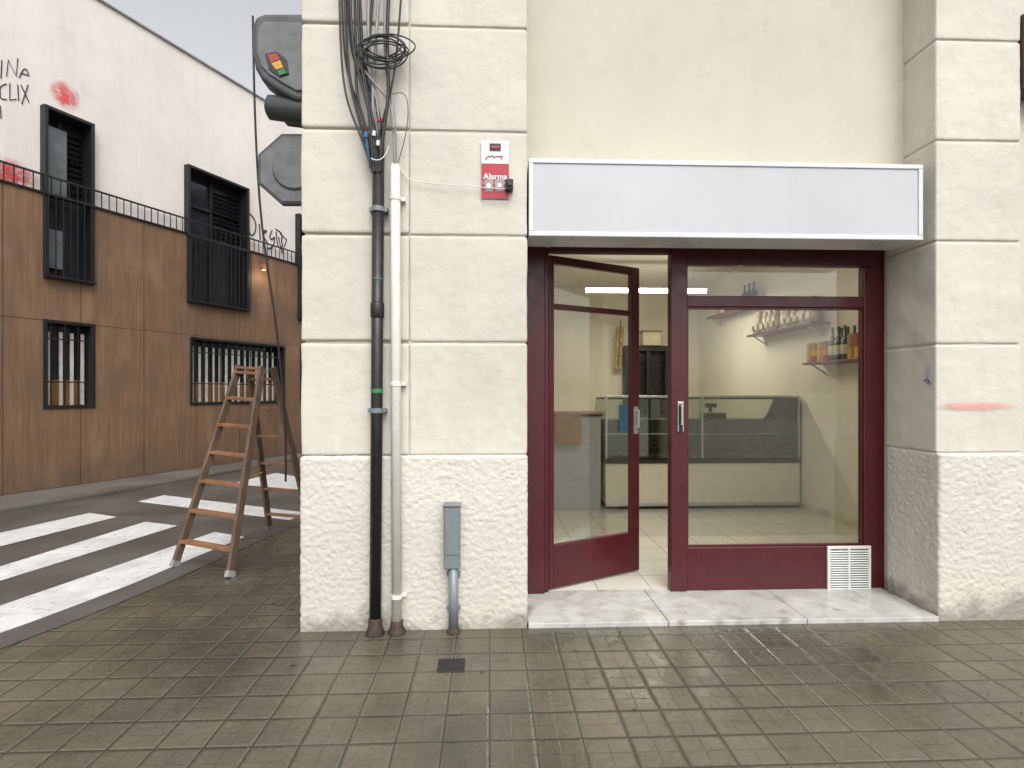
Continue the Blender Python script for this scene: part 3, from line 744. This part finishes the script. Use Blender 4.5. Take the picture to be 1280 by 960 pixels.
for x_ in (cx0+.001, cx1-.012):
    bm = bmesh.new(); P = [(cy0, zbb+.03), (cy1, zbb+.03), (cy1, zbb+.45), (cy1-.3, zc), (cy0, zc)]
    f = [bm.verts.new((x_, a, b)) for a, b in P]; h = [bm.verts.new((x_+.011, a, b)) for a, b in P]
    bm.faces.new(f); bm.faces.new(h)
    for i in range(5): bm.faces.new((f[i], f[(i+1)%5], h[(i+1)%5], h[i]))
    fin(bm, 'end_panel', 'glass2' if x_ < cx0+.1 else 'black', dc)
box('inner_shelf', dc, 'glass2', cx0+.03, cx1-.03, cy0+.2, cy1-.2, zbb+.3, zbb+.308)
bm = bmesh.new(); P = [on_y(u, v, cy1-.25) for u, v in ((948,528),(986,498),(1003,500),(1003,530))]
f = [bm.verts.new(q) for q in P]; h = [bm.verts.new(q+Vector((0, .02, 0))) for q in P]; bm.faces.new(f); bm.faces.new(h[::-1])
for i in range(4): bm.faces.new((f[i], f[(i+1)%4], h[(i+1)%4], h[i]))
fin(bm, 'folded_lid', 'black', dc)
sc2 = top('weighing_scale'); q = XY(895, 7.6); zs = zbb+.486
box('body', sc2, 'black', q-.18, q+.1, 7.48, 7.73, zs, zs+.07, .01); box('tray', sc2, 'alu', q-.17, q+.09, 7.48, 7.73, zs+.075, zs+.09, .004); box('post', sc2, 'black', q-.06, q-.02, 7.68, 7.71, zs+.09, zs+.15)
box('display', sc2, 'black', q-.12, q+.04, 7.66, 7.70, zs+.15, zs+.21, .01)
ct = top('service_counter'); x0_, x1_ = XY(668, 6.85), XY(751, 6.85)
zk = on_y(720, 517, 6.85).z
box('body', ct, 'counter', x0_, x1_, 6.85, 7.6, .03, zk-.03, .006); box('top', ct, 'shelfred', x0_-.02, x1_+.02, 6.83, 7.62, zk-.029, zk, .004)
bxo = top('cardboard_box'); q = on_y(694, 556, 6.80); q2 = on_y(726, 518, 6.80)
bm = bmesh.new(); bx(bm, q.x, q2.x, 6.79, 6.828, q.z, q2.z); fin(bm, 'notice_board', 'card', bxo, .004)
box('flap', bxo, 'card', q.x+.02, q2.x-.02, 6.78, 6.789, q2.z-.08, q2.z-.005)
cab = top('dark_framed_doorway'); x0_, x1_ = XY(781, 10.1), XY(838, 10.1); zt_ = on_y(800, 432, 10.1).z
for a, b, c, d in ((x0_, x0_+.09, .03, zt_), (x1_-.09, x1_, .03, zt_), (x0_+.09, x1_-.09, zt_-.1, zt_), (x0_+.4, x0_+.46, .03, zt_-.1)):
    box('door_frame', cab, 'black', a, b, 10.1, 10.29, c, d, .005)
box('door_leaf', cab, 'dark', x0_+.09, x0_+.4, 10.22, 10.26, .03, zt_-.1)
box('room_dark_panel', cab, 'dark', x0_+.46, x1_-.09, 10.26, 10.29, .03, zt_-.1)  # flat black panel; the darkness of the room is only its colour
box('fridge_in_room', cab, 'greymetal', x0_+.5, x1_-.16, 10.2, 10.255, .03, 1.4, .01)
hb = top('hamper_box'); q0, q1 = on_y(805, 431.5, 10.0), on_y(828, 418, 10.0)
box('box_body', hb, 'cream', q0.x, q1.x, 10.05, 10.28, zt_+.002, q1.z+.05, .01); box('box_lid', hb, 'card', q0.x-.01, q1.x+.01, 10.04, 10.285, q1.z+.051, q1.z+.08, .005)
gb = top('garlic_braid'); bm = bmesh.new()
for i in range(15):
    for sgn in (-1, 1):
        q = on_y(775+sgn*2.5-(i*.2), 411+i*3.5, 10.15)
        bmesh.ops.create_icosphere(bm, subdivisions=2, radius=.028+.012*random.random(), matrix=Matrix.Translation(q) @ Matrix.Scale(1.3, 4, (0, 0, 1)))
fin(bm, 'bulbs', 'garlic', gb, smooth=True)
curve('string', gb, 'card', [on_y(776, 400, 10.2), on_y(775, 412, 10.2), on_y(773, 460, 10.2)], .01)
bc = top('blue_cloth'); yq = cy0-.03; q0, q1 = on_y(774, 540, yq), on_y(785, 506, yq)
bm = bmesh.new(); rows = []
for j in range(8):
    rows.append([bm.verts.new((q0.x+(q1.x-q0.x)*i/8, yq+.008*math.sin(i*2.1+j*.4), q0.z+(q1.z-q0.z)*j/7)) for i in range(9)])
for j in range(7):
    for i in range(8): bm.faces.new((rows[j][i], rows[j][i+1], rows[j+1][i+1], rows[j+1][i]))
fin(bm, 'cloth', 'blue', bc, smooth=True)

def bottle(bm, x, y, z, r, h): lathe(bm, (x, y, z), (0, 0, 1), [(0, r*.9), (.01, r), (h*.58, r), (h*.7, r*.45), (h*.75, r*.34), (h, r*.34)], 14)
def shelf(u0, v0, u1, v1, wdt=.24):
    xf = RX-wdt; a = on_x(u0, v0, xf); b = on_x(u1, v1, xf); z = (a.z+b.z)/2
    s_ = top('wall_shelf'); ya_, yb_ = b.y, a.y
    box('board', s_, 'shelfred', xf, RX-.001, ya_, yb_, z, z+.025, .003)
    for y_ in (ya_+.12, yb_-.12):
        bm = bmesh.new(); beam(bm, (xf+.04, y_, z), (RX-.003, y_, z-.12), .015, .015); fin(bm, 'bracket', 'alu', s_)
    return xf, ya_, yb_, z+.026
xf, ya_, yb_, z3 = shelf(1003, 455, 1080, 452)
items = ['can', 'can', 'can', 'can', 'bot', 'bot', 'bot', 'jar', 'jar', 'jar']
g_c = top('tinned_food'); g_b = top('oil_bottle'); g_j = top('preserve_jar')
stepy = (yb_-ya_-.12)/(len(items)-1)
for i, it in enumerate(items):
    y_ = yb_-.06-i*stepy
    for x_ in (xf+.06, xf+.16):
        bm = bmesh.new()
        if it == 'can':
            lathe(bm, (x_, y_, z3), (0, 0, 1), [(0, .042), (.07, .042)], 16); fin(bm, 'tin_lower', 'redlab' if i%2 else 'yellow', g_c)
            bm = bmesh.new(); lathe(bm, (x_, y_, z3+.071), (0, 0, 1), [(0, .042), (.06, .042)], 16); fin(bm, 'tin_upper', 'yellow', g_c)
            bm = bmesh.new(); lathe(bm, (x_, y_, z3+.132), (0, 0, 1), [(0, .04), (.07, .04), (.075, .036), (.09, .036)], 16); fin(bm, 'tin_top', 'card' if i%2 else 'yellow', g_c)
        elif it == 'bot':
            bottle(bm, x_, y_, z3, .042, .36); fin(bm, 'bottle', 'bottle', g_b, smooth=True)
            bm = bmesh.new(); lathe(bm, (x_, y_, z3+.06), (0, 0, 1), [(0, .0435), (.1, .0435)], 14); fin(bm, 'label', 'cream', g_b)
        else:
            lathe(bm, (x_, y_, z3), (0, 0, 1), [(0, .04), (.12, .04)], 14); fin(bm, 'jar', 'yellow', g_j)
            bm = bmesh.new(); lathe(bm, (x_, y_, z3+.121), (0, 0, 1), [(0, .042), (.12, .042), (.14, .03)], 14); fin(bm, 'jar_top', 'card' if i%2 else 'redlab', g_j)
xf, ya_, yb_, z2 = shelf(933, 419, 1013, 408)
pb = top('pasta_bags'); n = 11
for i in range(n):
    y_ = yb_-.1-i*(yb_-ya_-.2)/(n-1); h = .25+.07*random.random(); w = .085
    bm = bmesh.new()
    lathe(bm, (0, 0, 0), (0, 0, 1), [(0, w*.75), (.02, w), (h*.4, w*1.05), (h*.72, w*.8), (h*.8, w*.55), (h*.84, w*.5), (h, w*.8)], 10)
    for v_ in bm.verts: v_.co.x *= .7; v_.co += Vector((random.uniform(-.006, .006), random.uniform(-.006, .006), 0))
    bm.transform(Matrix.Translation((xf+.1+random.uniform(-.02, .03), y_, z2)) @ Matrix.Rotation(random.uniform(-.08, .08), 4, 'X') @ Matrix.Rotation(random.uniform(-.3, .3), 4, 'Z'))
    fin(bm, 'bag', 'pasta' if i%3 else 'cream', pb, smooth=True)
    box('bag_label', pb, random.choice(['cream', 'pasta', 'signw', 'card']), xf+.018, xf+.032, y_-.035, y_+.035, z2+.05, z2+.12)
xf, ya_, yb_, z1s = shelf(882, 394, 936, 388)
wb = top('wine_bottle')
for i in range(3):
    bm = bmesh.new(); bottle(bm, xf+.12, ya_+.1+i*.14, z1s, .042, .33); fin(bm, 'bottle', 'bottle', wb, smooth=True)
gx = top('grocery_boxes')
yk = ya_+.6
while yk < yb_-.2:
    w_ = random.uniform(.1, .2); h_ = random.uniform(.1, .24)
    box('carton', gx, random.choice(['card', 'cream', 'pasta', 'brown']), xf+.04, xf+.18, yk, yk+w_, z1s, z1s+h_, .008); yk += w_+random.uniform(.01, .12)
# ceiling tube
tl = top('ceiling_tube_light'); yT = 8.2
q0, q1 = on_y(731, 363, yT), on_y(884, 361, yT); zT = q0.z
box('batten', tl, 'signw', q0.x, q1.x, yT-.03, yT+.03, zT+.032, zT+.065, .005)
bm = bmesh.new(); lathe(bm, (q0.x+.02, yT, zT), (1, 0, 0), [(0, .03), (q1.x-q0.x-.04, .03)], 12); fin(bm, 'tube', 'tube', tl)
for x_ in (q0.x+.2, q1.x-.2): box('suspension', tl, 'alu', x_-.004, x_+.004, yT-.004, yT+.004, zT+.065, 3.4)
def area(name, loc, sx_, sy_, e, col=(1, .92, .78)):
    l = bpy.data.lights.new(name, 'AREA'); l.shape = 'RECTANGLE'; l.size = sx_; l.size_y = sy_; l.energy = e; l.color = col
    o = bpy.data.objects.new(name, l); o.location = loc; link(o, tl); return o
area('tube_light_output', ((q0.x+q1.x)/2, yT, zT-.045), q1.x-q0.x, .12, 52)
box('front_batten', tl, 'signw', 1.0, 2.6, 5.3, 5.36, 3.33, 3.399, .005)
area('front_area_light', (1.8, 5.33, 3.3), 1.6, .12, 24)  # area light just below the front batten, no tube modelled

# ---------------------------------------------------------------- re-centre parents
bpy.context.view_layer.update()
for e in tops:
    if e.get('fixed'): continue
    pts = [Vector(c_) for o in e.children for c_ in ((o.matrix_local @ Vector(b_)) for b_ in o.bound_box)]
    if not pts: continue
    lo = Vector([min(p_[i] for p_ in pts) for i in range(3)]); hi = Vector([max(p_[i] for p_ in pts) for i in range(3)])
    c_ = Vector(((lo.x+hi.x)/2, (lo.y+hi.y)/2, lo.z)); e.location = c_
    for o in e.children: o.location = Vector(o.location)-c_

# ---------------------------------------------------------------- camera, light, world
cam = bpy.data.cameras.new('camera'); co = bpy.data.objects.new('camera', cam); sc.collection.objects.link(co)
co.location = (0, 0, CH); co.rotation_euler = (R(90), 0, -TH)
cam.sensor_width = 36; cam.lens = F/1280*36; cam.shift_y = 8/1280; cam.clip_start = .05; cam.clip_end = 600
sc.camera = co
el, az = R(52), R(168)      # behind the camera, a little to the right
w = bpy.data.worlds.new('World'); sc.world = w; w.use_nodes = True; nt = w.node_tree
sk = nt.nodes.new('ShaderNodeTexSky'); sk.sky_type = 'NISHITA'; sk.sun_disc = False; sk.sun_elevation = el; sk.sun_rotation = az
sk.dust_density = 5; sk.air_density = 1.0; sk.ozone_density = 1
hs = nt.nodes.new('ShaderNodeHueSaturation'); hs.inputs['Saturation'].default_value = .12; hs.inputs['Value'].default_value = 1.75
bg = nt.nodes['Background']; bg.inputs['Strength'].default_value = .15
nt.links.new(sk.outputs[0], hs.inputs['Color']); nt.links.new(hs.outputs[0], bg.inputs['Color'])
su = bpy.data.lights.new('overcast_sun', 'SUN'); su.energy = .5; su.angle = R(45); su.color = (1, .97, .92)
so = bpy.data.objects.new('overcast_sun', su); sc.collection.objects.link(so)
dvec = Vector((math.sin(az)*math.cos(el), math.cos(az)*math.cos(el), math.sin(el)))
so.rotation_euler = dvec.to_track_quat('Z', 'Y').to_euler()
sc.view_settings.view_transform = 'Standard'; sc.view_settings.look = 'None'; sc.view_settings.exposure = 0
